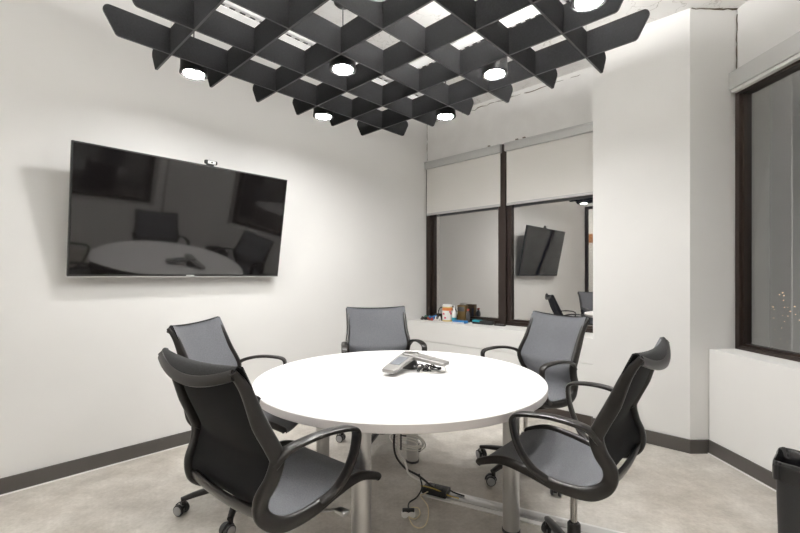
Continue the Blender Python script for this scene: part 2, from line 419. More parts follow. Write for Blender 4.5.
# ------------------------------------------------------------------ the acoustic baffle grid
UN = [.806, 1.125, 1.448, 1.772, 2.100, 2.42]; VN = [-2.516, -2.180, -1.832, -1.500, -1.175, -.872]
U0, V0, SU, SV, ZB, ZT = UN[0], VN[0], .3228, .3288, 2.49, 2.633
root = thing('acoustic_baffle', 'charcoal felt lattice of crossed blades hanging above the round table', 'ceiling baffle', P(U0+2.5*SU, V0+2.5*SV, ZB))
rootinv = Matrix.Translation(-root.location)
def arc_corner(p, a, b, r, n=5):
    p, a, b = Vector(p), Vector(a), Vector(b); da, db = (a-p).normalized(), (b-p).normalized()
    half = math.acos(max(-1, min(1, da.dot(db))))/2; L = r/math.tan(half); c = p+(da+db).normalized()*(r/math.sin(half))
    s, e = p+da*L, p+db*L; out = []
    a0 = math.atan2(s.y-c.y, s.x-c.x); a1 = math.atan2(e.y-c.y, e.x-c.x); d = (a1-a0+PI) % (2*PI)-PI
    for i in range(n+1): out.append((c.x+r*math.cos(a0+d*i/n), c.y+r*math.sin(a0+d*i/n)))
    return out
def blade(fixed, along, length, s0):
    """outline in (s, z), extruded to felt thickness"""
    L = length
    raw = [(-.256, ZB), (L+.256, ZB), (L+.335, ZT), (-.335, ZT)]
    out = []
    for i in range(4): out += arc_corner(raw[i], raw[i-1], raw[(i+1) % 4], .03 if i > 1 else .02)
    bm = nb(); h = .0055
    def pt(s, z, o):
        p = P(s0+s, fixed+o, z) if along == 'u' else P(fixed+o, s0+s, z)
        return rootinv @ p
    lo = [bm.verts.new(pt(s, z, -h)) for s, z in out]; hi = [bm.verts.new(pt(s, z, h)) for s, z in out]
    bm.faces.new(lo[::-1]); bm.faces.new(hi); n = len(out)
    for i in range(n):
        f = bm.faces.new([lo[i], lo[(i+1) % n], hi[(i+1) % n], hi[i]]); f.material_index = 1
    return obj('felt_blade', bm, [M_felt, M_feltedge], root, 20)
for j in range(6): blade(VN[j], 'u', UN[5]-U0, U0)
for i in range(6): blade(UN[i], 'v', VN[5]-V0, V0)
for i, j in ((0, 0), (5, 0), (0, 5), (5, 5)):
    bm = nb(); p = rootinv @ P(UN[i], VN[j], ZT-.01); tube(bm, [p, p+Vector((0, 0, ZC-ZT+.01))], .0015, 2, 5); obj('hanging_wire', bm, M_rail, root)

# downlights
ZL = 2.466
def pendant_proto():
    t = thing('pendant_downlight', '', 'lamp', (0, 0, 0), 0, 'black cylinder downlights under the felt lattice')
    bm = nb(); lathe(bm, [(.0, .112), (.068, .112), (.073, .108), (.0745, .016), (.077, .012), (.077, 0), (.0715, 0), (.0705, .007), (.0, .009)], 40, cap=False)
    obj('housing', bm, M_blackmetal, t)
    bm = nb(); lathe(bm, [(.0705, -.0012), (.0705, .006), (.0555, .006), (.0570, -.0012)], 40, cap=False); obj('trim_ring', bm, M_ring, t)
    bm = nb(); lathe(bm, [(.0, .0032), (.050, .0036), (.0565, .0055)], 40, cap=False); obj('lens', bm, M_lens, t)
    bm = nb(); tube(bm, [(0, 0, .11), (0, 0, .3), (0, 0, ZC-ZL)], .004, 3, 8); obj('cord', bm, M_blackcable, t)
    bm = nb(); lathe(bm, [(.0, .372), (.040, .376), (.052, .388), (.055, .404), (.055, .46), (.04, .47), (.0, .472)], 32, cap=False); obj('driver_can', bm, M_blackmetal, t)
    return t
lamps = [
    (.962, -2.613, 'black cylinder downlight under the outermost blade at the upper left, above the television'),
    (1.539, -1.928, 'black cylinder downlight with lit lens under the middle of the felt lattice'),
    (2.199, -1.321, 'lit black cylinder downlight right of centre, third blade in from the window side'),
    (1.89, -2.602, 'smaller-looking lit downlight on the television-side edge near the far tip of the lattice'),
    (2.527, -1.939, 'lit downlight on the window-side edge, just in front of the room corner'),
    (1.898, -.671, 'downlight under the right-hand blade ends, cut by the top edge of the picture'),
    (1.210, -1.283, 'downlight nearest the camera, just above the top edge of the picture'),
]
proto = pendant_proto()
for i, (cu, cv, lab) in enumerate(lamps):
    loc = P(cu, cv, ZL)
    if i == 0: o = proto; o.location = loc; o['label'] = lab
    else: o = copy_thing(proto, loc, 0, lab)

# linear ceiling lights, plus added uplights that brighten the ceiling and walls
def linear_light(u0, u1, v, label, along='u', w=.085, up=False):
    dz = -.30 if up else 0
    t = thing('linear_light', label, 'ceiling light', P((u0+u1)/2, v, ZC) if along == 'u' else P(v, (u0+u1)/2, ZC), ROT_UV if along == 'u' else ROT_UV+PI/2, 'white strip lights on the ceiling')
    h = (u1-u0)/2
    bm = nb(); box(bm, (-h, -w, dz-.055), (h, w, dz), bev=.006)
    k = int(h*2/.075)
    for i in range(k):                              # row of dark air slots along one edge of the housing
        x = -h+.04+i*(2*h-.08)/max(1, k-1); box(bm, (x-.02, w-.036, dz-.0575), (x+.02, w-.022, dz-.0545), mi=1)
    obj('housing', bm, [M_striphouse, M_blackmetal], t)
    bm = nb(); box(bm, (-h+.02, -w+.02, dz-.059), (h-.02, w-.045, dz-.0552)); obj('diffuser', bm, M_strip, t)
    if up:
        bm = nb(); box(bm, (-h+.02, -w+.01, dz+.0002), (h-.02, w-.01, dz+.004)); obj('added_uplight_lens', bm, M_up, t)  # added emitter, shines up so the ceiling bounces light
        for x in (-h*.8, h*.8):
            bm = nb(); tube(bm, [(x, 0, dz-.01), (x, 0, 0)], .003, 2, 6); obj('suspension_rod', bm, M_rail, t)
linear_light(.9, 3.6, -2.93, 'white slotted strip light on the ceiling seen through the gaps at the upper left')
linear_light(-2.7, .2, 2.80, 'white ceiling beam with an added glowing strip, seen through the gaps right of centre', 'v')  # stands for a plain white beam; the glowing diffuser is added
linear_light(.9, 2.6, -1.02, 'added suspended fill uplight, above the window-side half of the lattice', up=True)  # invented fixture, added to bounce light off the ceiling
linear_light(-.5, .2, -1.75, 'added unseen fill uplight, behind the camera on the television side', up=True)  # out of view, added to lift the ambient light
for v in (-3.6, -.9, 1.4):
    bm = nb(); box(bm, (-.3, -.6, -.03), (.3, .6, 0), bev=.006)
    t = thing('corridor_light', 'flat ceiling panel light in the corridor behind the glass partition', 'ceiling light', P(-2.15, v, ZC), ROT_UV, 'corridor ceiling panels')
    obj('housing', bm, M_striphouse, t)
    bm = nb(); box(bm, (-.28, -.58, -.034), (.28, .58, -.0302)); obj('diffuser', bm, M_panel, t)

# ------------------------------------------------------------------ television
t = thing('television', 'large black wall-mounted television tilted down on the left wall', 'television', P(1.18, VL, 1.66), ROT_UV)
TI = math.radians(11); y0 = .078; zb = 1.265-1.66
def tv(x, d, h): return Vector((-x, y0+h*math.sin(TI)+d*math.cos(TI), zb+h*math.cos(TI)-d*math.sin(TI)))
TVM = Matrix(((-1, 0, 0, 0), (0, math.cos(TI), math.sin(TI), y0), (0, -math.sin(TI), math.cos(TI), zb), (0, 0, 0, 1)))
W2, TH = .722, .825
bm = nb(); box(bm, (-W2, -.035, 0), (W2, 0, TH), TVM, bev=.004); box(bm, (-W2*.75, -.055, .12), (W2*.75, -.034, TH*.62), TVM, bev=.006); obj('cabinet', bm, M_bezel, t)
bm = nb(); box(bm, (-W2+.009, 0, .017), (W2-.009, .0012, TH-.009), TVM); obj('screen', bm, M_tv, t)
bm = nb(); box(bm, (-W2, -.004, -.002), (W2, .003, .0035), TVM); box(bm, (-.028, .0, .005), (.028, .0025, .013), TVM); obj('lower_trim', bm, M_rail, t)
bm = nb()
box(bm, (-.32, 0, -.16), (.32, .02, .16))
for sx in (-.22, .22):
    sweep(bm, [Vector((sx, .015, -.15)), tv(-sx, -.045, .22)], .012, .02, (1, 0, 0), 8, 4)
    sweep(bm, [Vector((sx, .015, .15)), tv(-sx, -.045, .5)], .012, .02, (1, 0, 0), 8, 4)
    sweep(bm, [tv(-sx, -.05, .16), tv(-sx, -.05, .56)], .014, .008, (1, 0, 0), 8, 4)
obj('wall_bracket', bm, M_blackmetal, t)
# webcam clipped on the television's top edge
wt = thing('webcam', 'small webcam with a bright face clipped on top of the television', 'webcam', P(1.18, VL, 1.66), ROT_UV)
xw = .088
bm = nb(); box(bm, (xw-.045, -.022, TH+.008), (xw+.045, .012, TH+.038), TVM, bev=.01); obj('body', bm, M_blackmetal, wt)
bm = nb(); box(bm, (xw-.028, .0115, TH+.012), (xw+.028, .0145, TH+.034), TVM, bev=.001); obj('faceplate', bm, M_white, wt)
bm = nb()
ax = TVM.to_3x3() @ Matrix.Rotation(-PI/2, 3, 'X')
lathe(bm, [(.0, .0), (.006, 0), (.006, .003), (.0, .003)], 16, TVM @ Vector((xw, .0145, TH+.023)), ax, cap=False); obj('lens', bm, M_blackmetal, wt)
bm = nb(); box(bm, (xw-.02, -.034, TH-.03), (xw+.02, -.0355+.0, TH+.012), TVM); box(bm, (xw-.02, -.036, TH+.0005), (xw+.02, .004, TH+.008), TVM); obj('clip', bm, M_blackmetal, wt)

# ------------------------------------------------------------------ round table
TC = Vector((0, 2.258, 0)); TZ = .738; TR = .75
t = thing('round_table', 'large round white meeting table on silver tube legs', 'table', TC)
bm = nb(); lathe(bm, [(TR-.012, TZ-.038), (TR-.002, TZ-.036), (TR, TZ-.033), (TR, TZ-.003), (TR-.003, TZ)], 128, mi=[1, 1, 1, 0, 0]); obj('tabletop', bm, [M_top, M_topedge], t, 30)
for x, y in ((-.158, -.538), (.553, -.164), (-.47, .30), (.085, .622)):
    bm = nb(); lathe(bm, [(.041, .012), (.041, TZ-.046), (.06, TZ-.046), (.06, TZ-.0385)], 28, (x, y, 0)); lg = obj('leg', bm, M_alu, t)
    bm = nb(); lathe(bm, [(.036, 0), (.045, .002), (.045, .012), (.040, .016)], 28, (x, y, 0)); obj('foot', bm, M_phonedark, lg)

# ------------------------------------------------------------------ office chairs
EDGE = [(-.283, 1.008), (-.252, .94), (-.21, .835), (-.172, .755), (-.157, .712), (-.170, .655), (-.194, .607), (-.194, .562), (-.172, .527), (-.118, .499), (-.015, .495), (.095, .517), (.205, .527), (.298, .497), (.318, .476)]
MID = [(-.294, .998), (-.266, .930), (-.23, .83), (-.19, .75), (-.168, .70), (-.164, .65), (-.172, .60), (-.168, .558), (-.143, .522), (-.08, .497), (.01, .486), (.10, .499), (.205, .513), (.305, .491), (.327, .466)]
WF = .235
def wid(y, z):                                   # half width of the frame: a little wider at hip height
    g = lambda c, k: math.exp(-((z-c)/k)**2)
    return WF+.014*g(.73, .07)-.018*g(.57, .055)*(1 if y < -.05 else math.exp(-((y+.05)/.1)**2))
def make_chair():
    t = thing('office_chair', '', 'chair', (0, 0, 0), 0, 'office chairs around the round table')
    # local frame: +y forward, x right
    edge = catmull([(0, y, z) for y, z in EDGE], 6); mid = catmull([(0, y, z) for y, z in MID], 6)
    top_back = []                                 # the cloth rolls over the top to the bowed rear bar
    n = len(edge); NS = 24
    rows = []
    for k in range(6, 0, -1):                     # rear roll, from the bar up to the crest
        f = k/6; row = []
        for s in range(NS+1):
            x = -1+2*s/NS; bow = (1-x*x)
            y = EDGE[0][0]*(1)-.011*bow-(.012+.014*bow)*math.sin(f*PI/2)
            z = EDGE[0][1]-.010*bow*(1-f)+(.010*math.sin(f*PI)) - (.018+.024*bow)*(1-math.cos(f*PI/2))-.012*bow*f
            row.append(Vector((x*(WF+.006), y+.012*(1-f), z+.006*(1-f))))
        rows.append(row)
    for i in range(n):
        e, m = edge[i], mid[i]; fb = 1/(1+math.exp(-(e.z-.70)/.02)); w = wid(e.y, e.z)-.012+.021*fb; row = []
        for s in range(NS+1):
            x = -1+2*s/NS; f = abs(x)**3.0; row.append(Vector((x*w, m.y+(e.y-m.y)*f+.016*fb*f, m.z+(e.z-m.z)*f+.006*fb*f)))
        rows.append(row)
    bm = nb(); R = len(rows); top = [[bm.verts.new(p) for p in r] for r in rows]
    nrm = []
    for i in range(R):
        rr = []
        for s in range(NS+1):
            du = rows[i][min(s+1, NS)]-rows[i][max(s-1, 0)]; dv = rows[min(i+1, R-1)][s]-rows[max(i-1, 0)][s]
            nn = du.cross(dv); rr.append(nn.normalized() if nn.length else Vector((0, 0, 1)))
        nrm.append(rr)
    sgn = 1 if nrm[R-12][NS//2].z > 0 else -1
    bot = [[bm.verts.new(rows[i][s]-nrm[i][s]*(sgn*.005)) for s in range(NS+1)] for i in range(R)]
    for i in range(R-1):
        for s in range(NS):
            f = bm.faces.new([top[i][s], top[i][s+1], top[i+1][s+1], top[i+1][s]]); f.material_index = 2 if i < 6 else 0
            f = bm.faces.new([bot[i][s], bot[i+1][s], bot[i+1][s+1], bot[i][s+1]]); f.material_index = 1
        for s in (0, NS): bm.faces.new([top[i][s], top[i+1][s], bot[i+1][s], bot[i][s]]).material_index = 1
    for i in (0, R-1):
        for s in range(NS): bm.faces.new([top[i][s], top[i][s+1], bot[i][s+1], bot[i][s]]).material_index = 1
    obj('mesh_sling', bm, [M_mesh, M_meshback, M_meshroll], t, 60)
    for sx in (-1, 1):
        pts = catmull([(sx*wid(y, z), y, z) for y, z in [(-.294, 1.002)]+EDGE[1:-1]+[(.312, .484)]], 6)
        bm = nb(); sweep(bm, pts, lambda f: .013+.003*math.sin(f*PI), lambda f: (.010+.015*min(1, f*7))*(1-.5*max(0, f-.62)/.38), (1, 0, 0), 14, 2.8); obj('side_frame', bm, M_frame, t)
        ap = [(.246, -.17, .70), (.262, -.135, .738), (.280, -.07, .757), (.290, .0, .762), (.296, .065, .757), (.299, .108, .748), (.300, .126, .732), (.299, .128, .706), (.294, .119, .655), (.284, .098, .60), (.264, .064, .545), (.243, .02, .510)]
        bm = nb(); sweep(bm, catmull([(sx*x, y, z) for x, y, z in ap], 6), lambda f: .023-.010*abs(f-.4), lambda f: .0085+.004*(abs(2*f-1)**3), (1, 0, 0), 14, 3); obj('armrest', bm, M_frame, t)
    # bowed rear bar under the crest
    pts = []
    for s in range(25):
        x = -1+2*s/24; bow = 1-x*x
        pts.append(Vector((x*(WF+.002), EDGE[0][0]-.010-.027*bow, EDGE[0][1]-.014-.042*bow)))
    bm = nb(); sweep(bm, pts, .008, .017, (0, 1, -.25), 12, 2.8); obj('crest_bar', bm, M_frame, t)
    bm = nb(); pts = [Vector((x*.217, -.191-.006*(1-x*x), .556-.014*(1-x*x))) for x in [-1+s/10 for s in range(21)]]
    sweep(bm, pts, .011, .022, (0, 1, .3), 12, 2.8); obj('lumbar_bar', bm, M_frame, t)
    # under-seat bridge and lever
    bm = nb()
    pts = [Vector((x*.228, .0+.03*(1-abs(x)), .490-.055*(1-x*x)**.8 if abs(x) < 1 else .490)) for x in [-1+s/10 for s in range(21)]]
    sweep(bm, pts, .035, .010, (0, 1, 0), 12, 3)
    lathe(bm, [(.035, .38), (.045, .39), (.05, .425), (.045, .44)], 24, (0, .0, 0)); obj('seat_bridge', bm, M_frame, t)
    bm = nb(); tube(bm, [(.04, .03, .415), (.14, .07, .425), (.225, .115, .44)], .006, 5, 8); box(bm, (.215, .10, .432), (.265, .13, .446), bev=.004); obj('lever', bm, M_alu, t)
    bm = nb(); lathe(bm, [(.014, .2), (.014, .385), (.016, .39)], 20); obj('gas_cylinder', bm, M_chrome, t)
    bm = nb(); lathe(bm, [(.04, .07), (.045, .085), (.043, .125), (.030, .14), (.026, .15), (.026, .245), (.022, .25)], 24); obj('base_hub', bm, M_frame, t)
    return t
def leg_and_caster(root, ang):
    d = Vector((math.cos(ang), math.sin(ang), 0)); s = Vector((-d.y, d.x, 0))
    pts = [d*.03+Vector((0, 0, .115)), d*.12+Vector((0, 0, .112)), d*.24+Vector((0, 0, .098)), d*.318+Vector((0, 0, .083))]
    bm = nb(); sweep(bm, catmull(pts, 4), lambda f: .026-.012*f, lambda f: .020-.009*f, s, 12, 3)
    tube(bm, [d*.305+Vector((0, 0, .088)), d*.305+Vector((0, 0, .056))], .0125, 2, 10)
    lg = obj('base_leg', bm, M_frame, root)
    c = d*.305-s*.012+d*.012
    bm = nb()
    ca = random.uniform(-.5, .5)+ang+.9; ax = Vector((math.cos(ca), math.sin(ca), 0)); Mx = Matrix((ax.cross(Vector((0, 0, 1))), Vector((0, 0, 1)), ax)).transposed()
    for o, q in ((-.021, 1), (.021, -1)):
        lathe(bm, [(.0, -.009), (.018, -.009), (.024, -.0085), (.029, -.006), (.030, 0), (.029, .006), (.024, .0085), (.018, .009), (.0, .009)], 22, c+ax*o+Vector((0, 0, .030)), Mx, mi=[1, 1, 0, 0, 0, 0, 1, 1], cap=False)
    lathe(bm, [(.008, -.014), (.008, .014)], 12, c+Vector((0, 0, .030)), Mx)
    fx = ax.cross(Vector((0, 0, 1)))
    for q in range(5): pass
    sweep(bm, [c+fx*(.034*math.cos(a))+Vector((0, 0, .03+.034*math.sin(a))) for a in [PI*k/10 for k in range(11)]], .010, .003, ax, 8, 3)
    obj('caster', bm, [M_caster, M_castergrey], lg)
chairs = [
    ((-.464, 1.545), 51.1, 20, 'front left office chair, its black back turned to the camera'),
    ((-.875, 2.37), -3.6, 206, 'office chair by the television wall, half hidden behind the front left chair'),
    ((-.137, 3.22), -77, 325, 'grey mesh office chair behind the table, facing the camera from the room corner'),
    ((.816, 2.737), 202.6, 144, 'grey mesh office chair right behind the table, in front of the white column'),
    ((.72, 1.741), 139.1, 90, 'front right office chair seen from the side, seat under the table edge'),
]
proto = make_chair()
parts0 = list(proto.children)
for i, ((x, y), ang, ph, lab) in enumerate(chairs):
    rz = math.radians(ang)-PI/2
    if i == 0: o = proto; o.location = (x, y, 0); o.rotation_euler = (0, 0, rz); o['label'] = lab
    else:
        o = proto.copy(); C.objects.link(o); o.location = (x, y, 0); o.rotation_euler = (0, 0, rz); o['label'] = lab
        for ch in parts0:
            c = ch.copy(); C.objects.link(c); c.parent = o
    for k in range(5): leg_and_caster(o, math.radians(ph+72*k)-rz)

# ------------------------------------------------------------------ conference phone
PC = Vector((.058, 2.43, TZ))
t = thing('conference_phone', 'silver conference phone with spread sloping wings on the white table', 'phone', PC)
def wing(ang, L, scr, drop):
    d = Vector((math.cos(ang), math.sin(ang), 0)); s = Vector((-d.y, d.x, 0))
    def pt(r, w, top):
        z = .088-drop*(r/L)
        return d*r+s*w+Vector((0, 0, z if top else z-.018-.004*(1-r/L)))
    st = [(-.02, .046), (.05, .050), (.12, .047), (L-.02, .043), (L, .036)]
    bm = nb(); rings = []
    for r, w in st:
        e = .6 if r == L else 1
        rings.append([bm.verts.new(pt(r, -w, 1)-Vector((0, 0, .003))), bm.verts.new(pt(r, -w+.005, 1)), bm.verts.new(pt(r, w-.005, 1)), bm.verts.new(pt(r, w, 1)-Vector((0, 0, .003))), bm.verts.new(pt(r, w*.94, 0)), bm.verts.new(pt(r, -w*.94, 0))])
    for a, b in zip(rings, rings[1:]):
        for k in range(6): bm.faces.new([a[k], a[(k+1) % 6], b[(k+1) % 6], b[k]])
    bm.faces.new(rings[0][::-1]); bm.faces.new(rings[-1])
    wg = obj('wing', bm, M_silver, t, 25)
    def slab(name, r0, r1, w, m, h=.0015):
        bm = nb(); q = [pt(r0, -w, 1), pt(r1, -w, 1), pt(r1, w, 1), pt(r0, w, 1)]
        lo = [bm.verts.new(p-Vector((0, 0, .001))) for p in q]; hi = [bm.verts.new(p+Vector((0, 0, h))) for p in q]
        bm.faces.new(hi); bm.faces.new(lo[::-1])
        for k in range(4): bm.faces.new([lo[k], lo[(k+1) % 4], hi[(k+1) % 4], hi[k]])
        obj(name, bm, m, wg)
    if scr: slab('display', .07, .175, .030, M_phonescreen)
    else: slab('speaker_grille', .06, .15, .028, M_silver)
wing(math.radians(240), .245, True, .050); wing(math.radians(328), .232, False, .030); wing(math.radians(103), .17, False, .060)
bm = nb(); lathe(bm, [(.05, 0), (.052, .004), (.04, .04), (.038, .066)], 24, (0, 0.01, 0)); obj('base', bm, M_phonedark, t)
# cable bundle under the phone
bm = nb(); rr = random.Random(5)
for q in range(7):
    cx, cy = .085+rr.uniform(-.045, .05), -.105+rr.uniform(-.02, .02)
    pts = [PC+Vector((cx+.035*math.cos(a)*rr.uniform(.5, 1.2), cy+.022*math.sin(a)*rr.uniform(.5, 1.2), .004+.026*rr.random()+.010*abs(math.sin(a)))) for a in [2*PI*k/7 for k in range(7)]]
    tube(bm, pts, .0034, 5, 7, True)
o = obj('cable_bundle', bm, M_blackcable); tag(o, 'tangled black cables bunched under the conference phone', 'cable')
bm = nb(); tube(bm, [PC+Vector(p) for p in ((.185, -.105, .042), (.19, -.118, .012), (.15, -.13, .0045), (.09, -.14, .0045), (.05, -.125, .008), (.08, -.11, .03), (.12, -.128, .012), (.16, -.135, .0045))], .0032, 6, 7)
o = obj('phone_cable', bm, M_whitecable); tag(o, 'thin pale cable looping from the right wing of the conference phone', 'cable')

# ------------------------------------------------------------------ floor raceway, power box and cables
D = Vector((.895, -.447, 0)).normalized(); S = Vector((-D.y, D.x, 0)); O = Vector((.135, 2.49, 0))
FM = Matrix(((D.x, S.x, 0, O.x), (D.y, S.y, 0, O.y), (0, 0, 1, 0), (0, 0, 0, 1)))
t = thing('floor_raceway', 'flat aluminium cable raceway running across the concrete from under the table', 'cable raceway', (0, 0, 0))
bm = nb(); box(bm, (0, -.062, 0), (1.95, .062, .006), FM, bev=.002); obj('base_plate', bm, M_white, t)
bm = nb(); box(bm, (0.01, -.034, .0062), (1.95, .034, .013), FM, bev=.003); obj('cover_strip', bm, M_alu, t)
t = thing('power_box', 'black floor power box at the end of the raceway under the table', 'power outlet', (0, 0, 0))
bm = nb(); box(bm, (.015, -.058, .0132), (.165, .03, .045), FM, bev=.006); obj('housing', bm, M_bin, t)
bm = nb()
for x in (.045, .085, .125): box(bm, (x-.013, -.035, .0448), (x+.013, .005, .0485), FM, bev=.002)
obj('socket', bm, M_blackmetal, t)
for x, m, n in ((.045, M_blackmetal, 'plug'), ):
    pass
def cable(name, pts, r, m, label):
    bm = nb(); tube(bm, pts, r, 8, 8); o = obj(name, bm, m); tag(o, label, 'cable'); return o
X = lambda px, py, z: (lambda Y: Vector(((px-400)/420.6*Y, Y, z)))((1.27-z)*420.6/(py-275.9))
def XY(px, py, Y): return Vector(((px-400)/420.6*Y, Y, 1.27-(py-275.9)/420.6*Y))
UT = TZ-.0385
cable('power_cable', [Vector((.0, 2.36, UT)), Vector((-.01, 2.35, .56)), XY(394, 447, 2.34), XY(403, 466, 2.36), XY(419, 476, 2.40), XY(433, 487, 2.42), FM @ Vector((.085, -.01, .053))], .006, M_blackcable, 'thick black power cable dropping from the tabletop to the floor power box')
cable('data_cable', [Vector((.02, 2.38, UT)), Vector((.01, 2.36, .55)), XY(398, 447, 2.36), XY(405, 462, 2.36), XY(409, 474, 2.37), XY(421, 481, 2.40), FM @ Vector((.03, .052, .03)), FM @ Vector((.06, .054, .016))], .0055, M_whitecable, 'pale grey cable hanging beside the black one to the floor box')
cable('adapter_cable', [XY(419, 476, 2.39)+Vector((0, .0, .012)), XY(422, 487, 2.38), XY(417, 497, 2.36), XY(409, 503, 2.33), X(408.5, 512, .034)], .0042, M_blackcable, 'thin black cable curling down to the white plug on the floor')
cable('patch_cord', [X(409, 517, .02), X(415, 519, .006), X(420, 514, .006), X(418, 508, .006), X(411, 508, .010), X(408, 512, .006), X(412, 524, .006), X(420, 528, .006), X(427, 522, .006), X(428, 507, .006), FM @ Vector((.02, -.075, .006)), FM @ Vector((.03, -.066, .015)), FM @ Vector((.06, -.064, .036))], .0032, M_tancable, 'thin tan cord looping on the concrete in front of the raceway')
cable('yellow_cord', [FM @ Vector((.0, -.03, .040)), FM @ Vector((.03, -.04, .0495)), FM @ Vector((.1, -.046, .0495)), FM @ Vector((.175, -.040, .030)), FM @ Vector((.23, -.020, .0168))], .0035, M_yellowcable, 'yellow cord lying over the black floor power box')
cable('outlet_lead', [FM @ Vector((.156, .02, .03)), FM @ Vector((.19, .022, .02)), FM @ Vector((.25, .015, .018))], .0045, M_blackcable, 'short black lead leaving the floor power box along the raceway')
t = thing('power_plug', 'white plug with black collar lying on the concrete below the table', 'plug', X(408, 517, 0))
bm = nb(); Mp = Matrix.Rotation(PI/2, 3, 'X')
lathe(bm, [(.0, -.016), (.017, -.016), (.0185, -.01), (.0185, .012), (.014, .016), (.0, .016)], 18, (-.016, 0, .0185), Mp, cap=False)
lathe(bm, [(.0, -.016), (.017, -.016), (.0185, -.01), (.0185, .012), (.014, .016), (.0, .016)], 18, (.020, 0, .0185), Mp, cap=False); obj('body', bm, M_white, t)
bm = nb(); box(bm, (-.030, -.014, .030), (.034, .014, .042), bev=.004); obj('collar', bm, M_blackmetal, t)
# coil of pale cable tied under the tabletop
t = thing('cable_coil', 'coil of pale cable tied up and hanging under the tabletop', 'cable', (0, 0, 0))
bm = nb(); cc = XY(407, 442, 2.42)
for q in range(5):
    a0 = rr.uniform(-.6, .6); rx, rz = .060+.010*q+rr.uniform(-.006, .006), .014+.009*q
    tube(bm, [cc+Vector((rx*math.cos(a)+.02*a0, .004*q-.014+.006*math.sin(2*a), rz*math.sin(a)+.03*a0+rx*math.cos(a)*-.22)) for a in [2*PI*k/10 for k in range(10)]], .0036, 4, 7, True)
obj('loops', bm, M_whitecable, t)
bm = nb(); p = cc+Vector((-.035, 0, .008))
tube(bm, [p+Vector((.0, .03*math.cos(a), .05*math.sin(a))) for a in [2*PI*k/8 for k in range(8)]], .0045, 4, 7, True); obj('tie', bm, M_blackcable, t)
bm = nb(); tube(bm, [p+Vector((0, 0, .05)), p+Vector((.01, 0, .15)), Vector((p.x+.02, p.y, UT))], .004, 6, 7); obj('hanger', bm, M_whitecable, t)

# ------------------------------------------------------------------ things on the window sill
SU_ = lambda px, u: None
def sill(u, v): return P(u, v, ZS)
o = thing('wipes_canister', 'white wipes canister with an orange and pink label on the window sill', 'canister', sill(3.88, -2.95), ROT_UV)
bm = nb(); lathe(bm, [(.054, 0), (.058, .004), (.058, .165), (.055, .17)], 28); obj('body', bm, M_yellowp, o)
bm = nb(); lathe(bm, [(.0585, .02), (.0588, .022), (.0588, .125), (.0585, .127)], 28, cap=False); lb = obj('label', bm, M_white, o)
bm = nb(); lathe(bm, [(.0590, .125), (.0592, .127), (.0592, .155), (.0590, .157)], 28, cap=False); obj('label_band', bm, M_orange, o)
bm = nb()
for k in range(9):
    a = rr.uniform(-PI, PI); z = rr.uniform(.03, .115)
    box(bm, (.0586, -.012, z-.010), (.0598, .012, z+.010), Matrix.Rotation(a, 4, 'Z'))
obj('print', bm, M_pink, lb)
bm = nb(); lathe(bm, [(.057, .17), (.057, .19), (.05, .197), (.0, .198)], 28, cap=False); obj('lid', bm, M_white, o)
o = thing('spray_bottle', 'slim white bottle with a teal base beside the wipes canister', 'bottle', sill(3.885, -2.858), ROT_UV)
bm = nb(); lathe(bm, [(.024, 0), (.026, .004), (.026, .105), (.018, .125), (.011, .132), (.011, .14)], 20); obj('body', bm, M_white, o)
bm = nb(); lathe(bm, [(.0263, .008), (.0266, .01), (.0266, .048), (.0263, .05)], 20, cap=False); obj('label', bm, M_teal, o)
bm = nb(); lathe(bm, [(.013, .14), (.013, .155), (.006, .165), (.005, .185)], 16); obj('nozzle', bm, M_white, o)
o = thing('snack_box', 'brown and gold box standing behind the bottle on the window sill', 'box', sill(3.962, -2.79), ROT_UV)
bm = nb(); box(bm, (-.03, -.058, 0), (.03, .05, .19), bev=.003); obj('carton', bm, M_gold, o)
bm = nb(); box(bm, (-.0306, .018, .05), (-.0301, .045, .15)); box(bm, (.0301, -.05, .12), (.0306, .04, .17)); obj('panel', bm, M_phonedark, o)
o = thing('dark_bottle', 'small dark bottle with a reddish cap right of the brown box', 'bottle', sill(3.945, -2.71), ROT_UV)
bm = nb(); lathe(bm, [(.022, 0), (.024, .004), (.024, .10), (.012, .12), (.012, .13)], 18); obj('body', bm, M_phonedark, o)
bm = nb(); lathe(bm, [(.014, .13), (.014, .15), (.0, .151)], 16, cap=False); obj('cap', bm, M_redp, o)
o = thing('blue_box', 'flat blue box lying in front of the brown box on the sill', 'box', sill(3.83, -2.73), ROT_UV)
bm = nb(); box(bm, (-.035, -.085, 0), (.035, .075, .03), bev=.003); obj('carton', bm, M_bluep, o)
bm = nb(); box(bm, (.0352, -.08, .003), (.0357, .07, .012)); obj('label', bm, M_white, o)
o = thing('black_case', 'long flat black case with a blue end lying on the sill by the window frame', 'case', sill(3.90, -2.49), ROT_UV)
bm = nb(); box(bm, (-.03, -.12, 0), (.03, .13, .04), bev=.008); obj('body', bm, M_bin, o)
bm = nb(); box(bm, (-.0305, -.115, .022), (.0305, -.02, .042), bev=.002); obj('blue_end', bm, M_teal, o)
o = thing('sill_remote', 'thin black remote lying further along the sill, near the mullion', 'remote control', sill(3.90, -2.28), ROT_UV)
bm = nb(); box(bm, (-.02, -.06, 0), (.02, .06, .016), bev=.004); obj('body', bm, M_blackmetal, o)
bm = nb()
for k in range(4): box(bm, (-.008, -.04+k*.024, .0155), (.008, -.028+k*.024, .018))
obj('buttons', bm, M_castergrey, o)
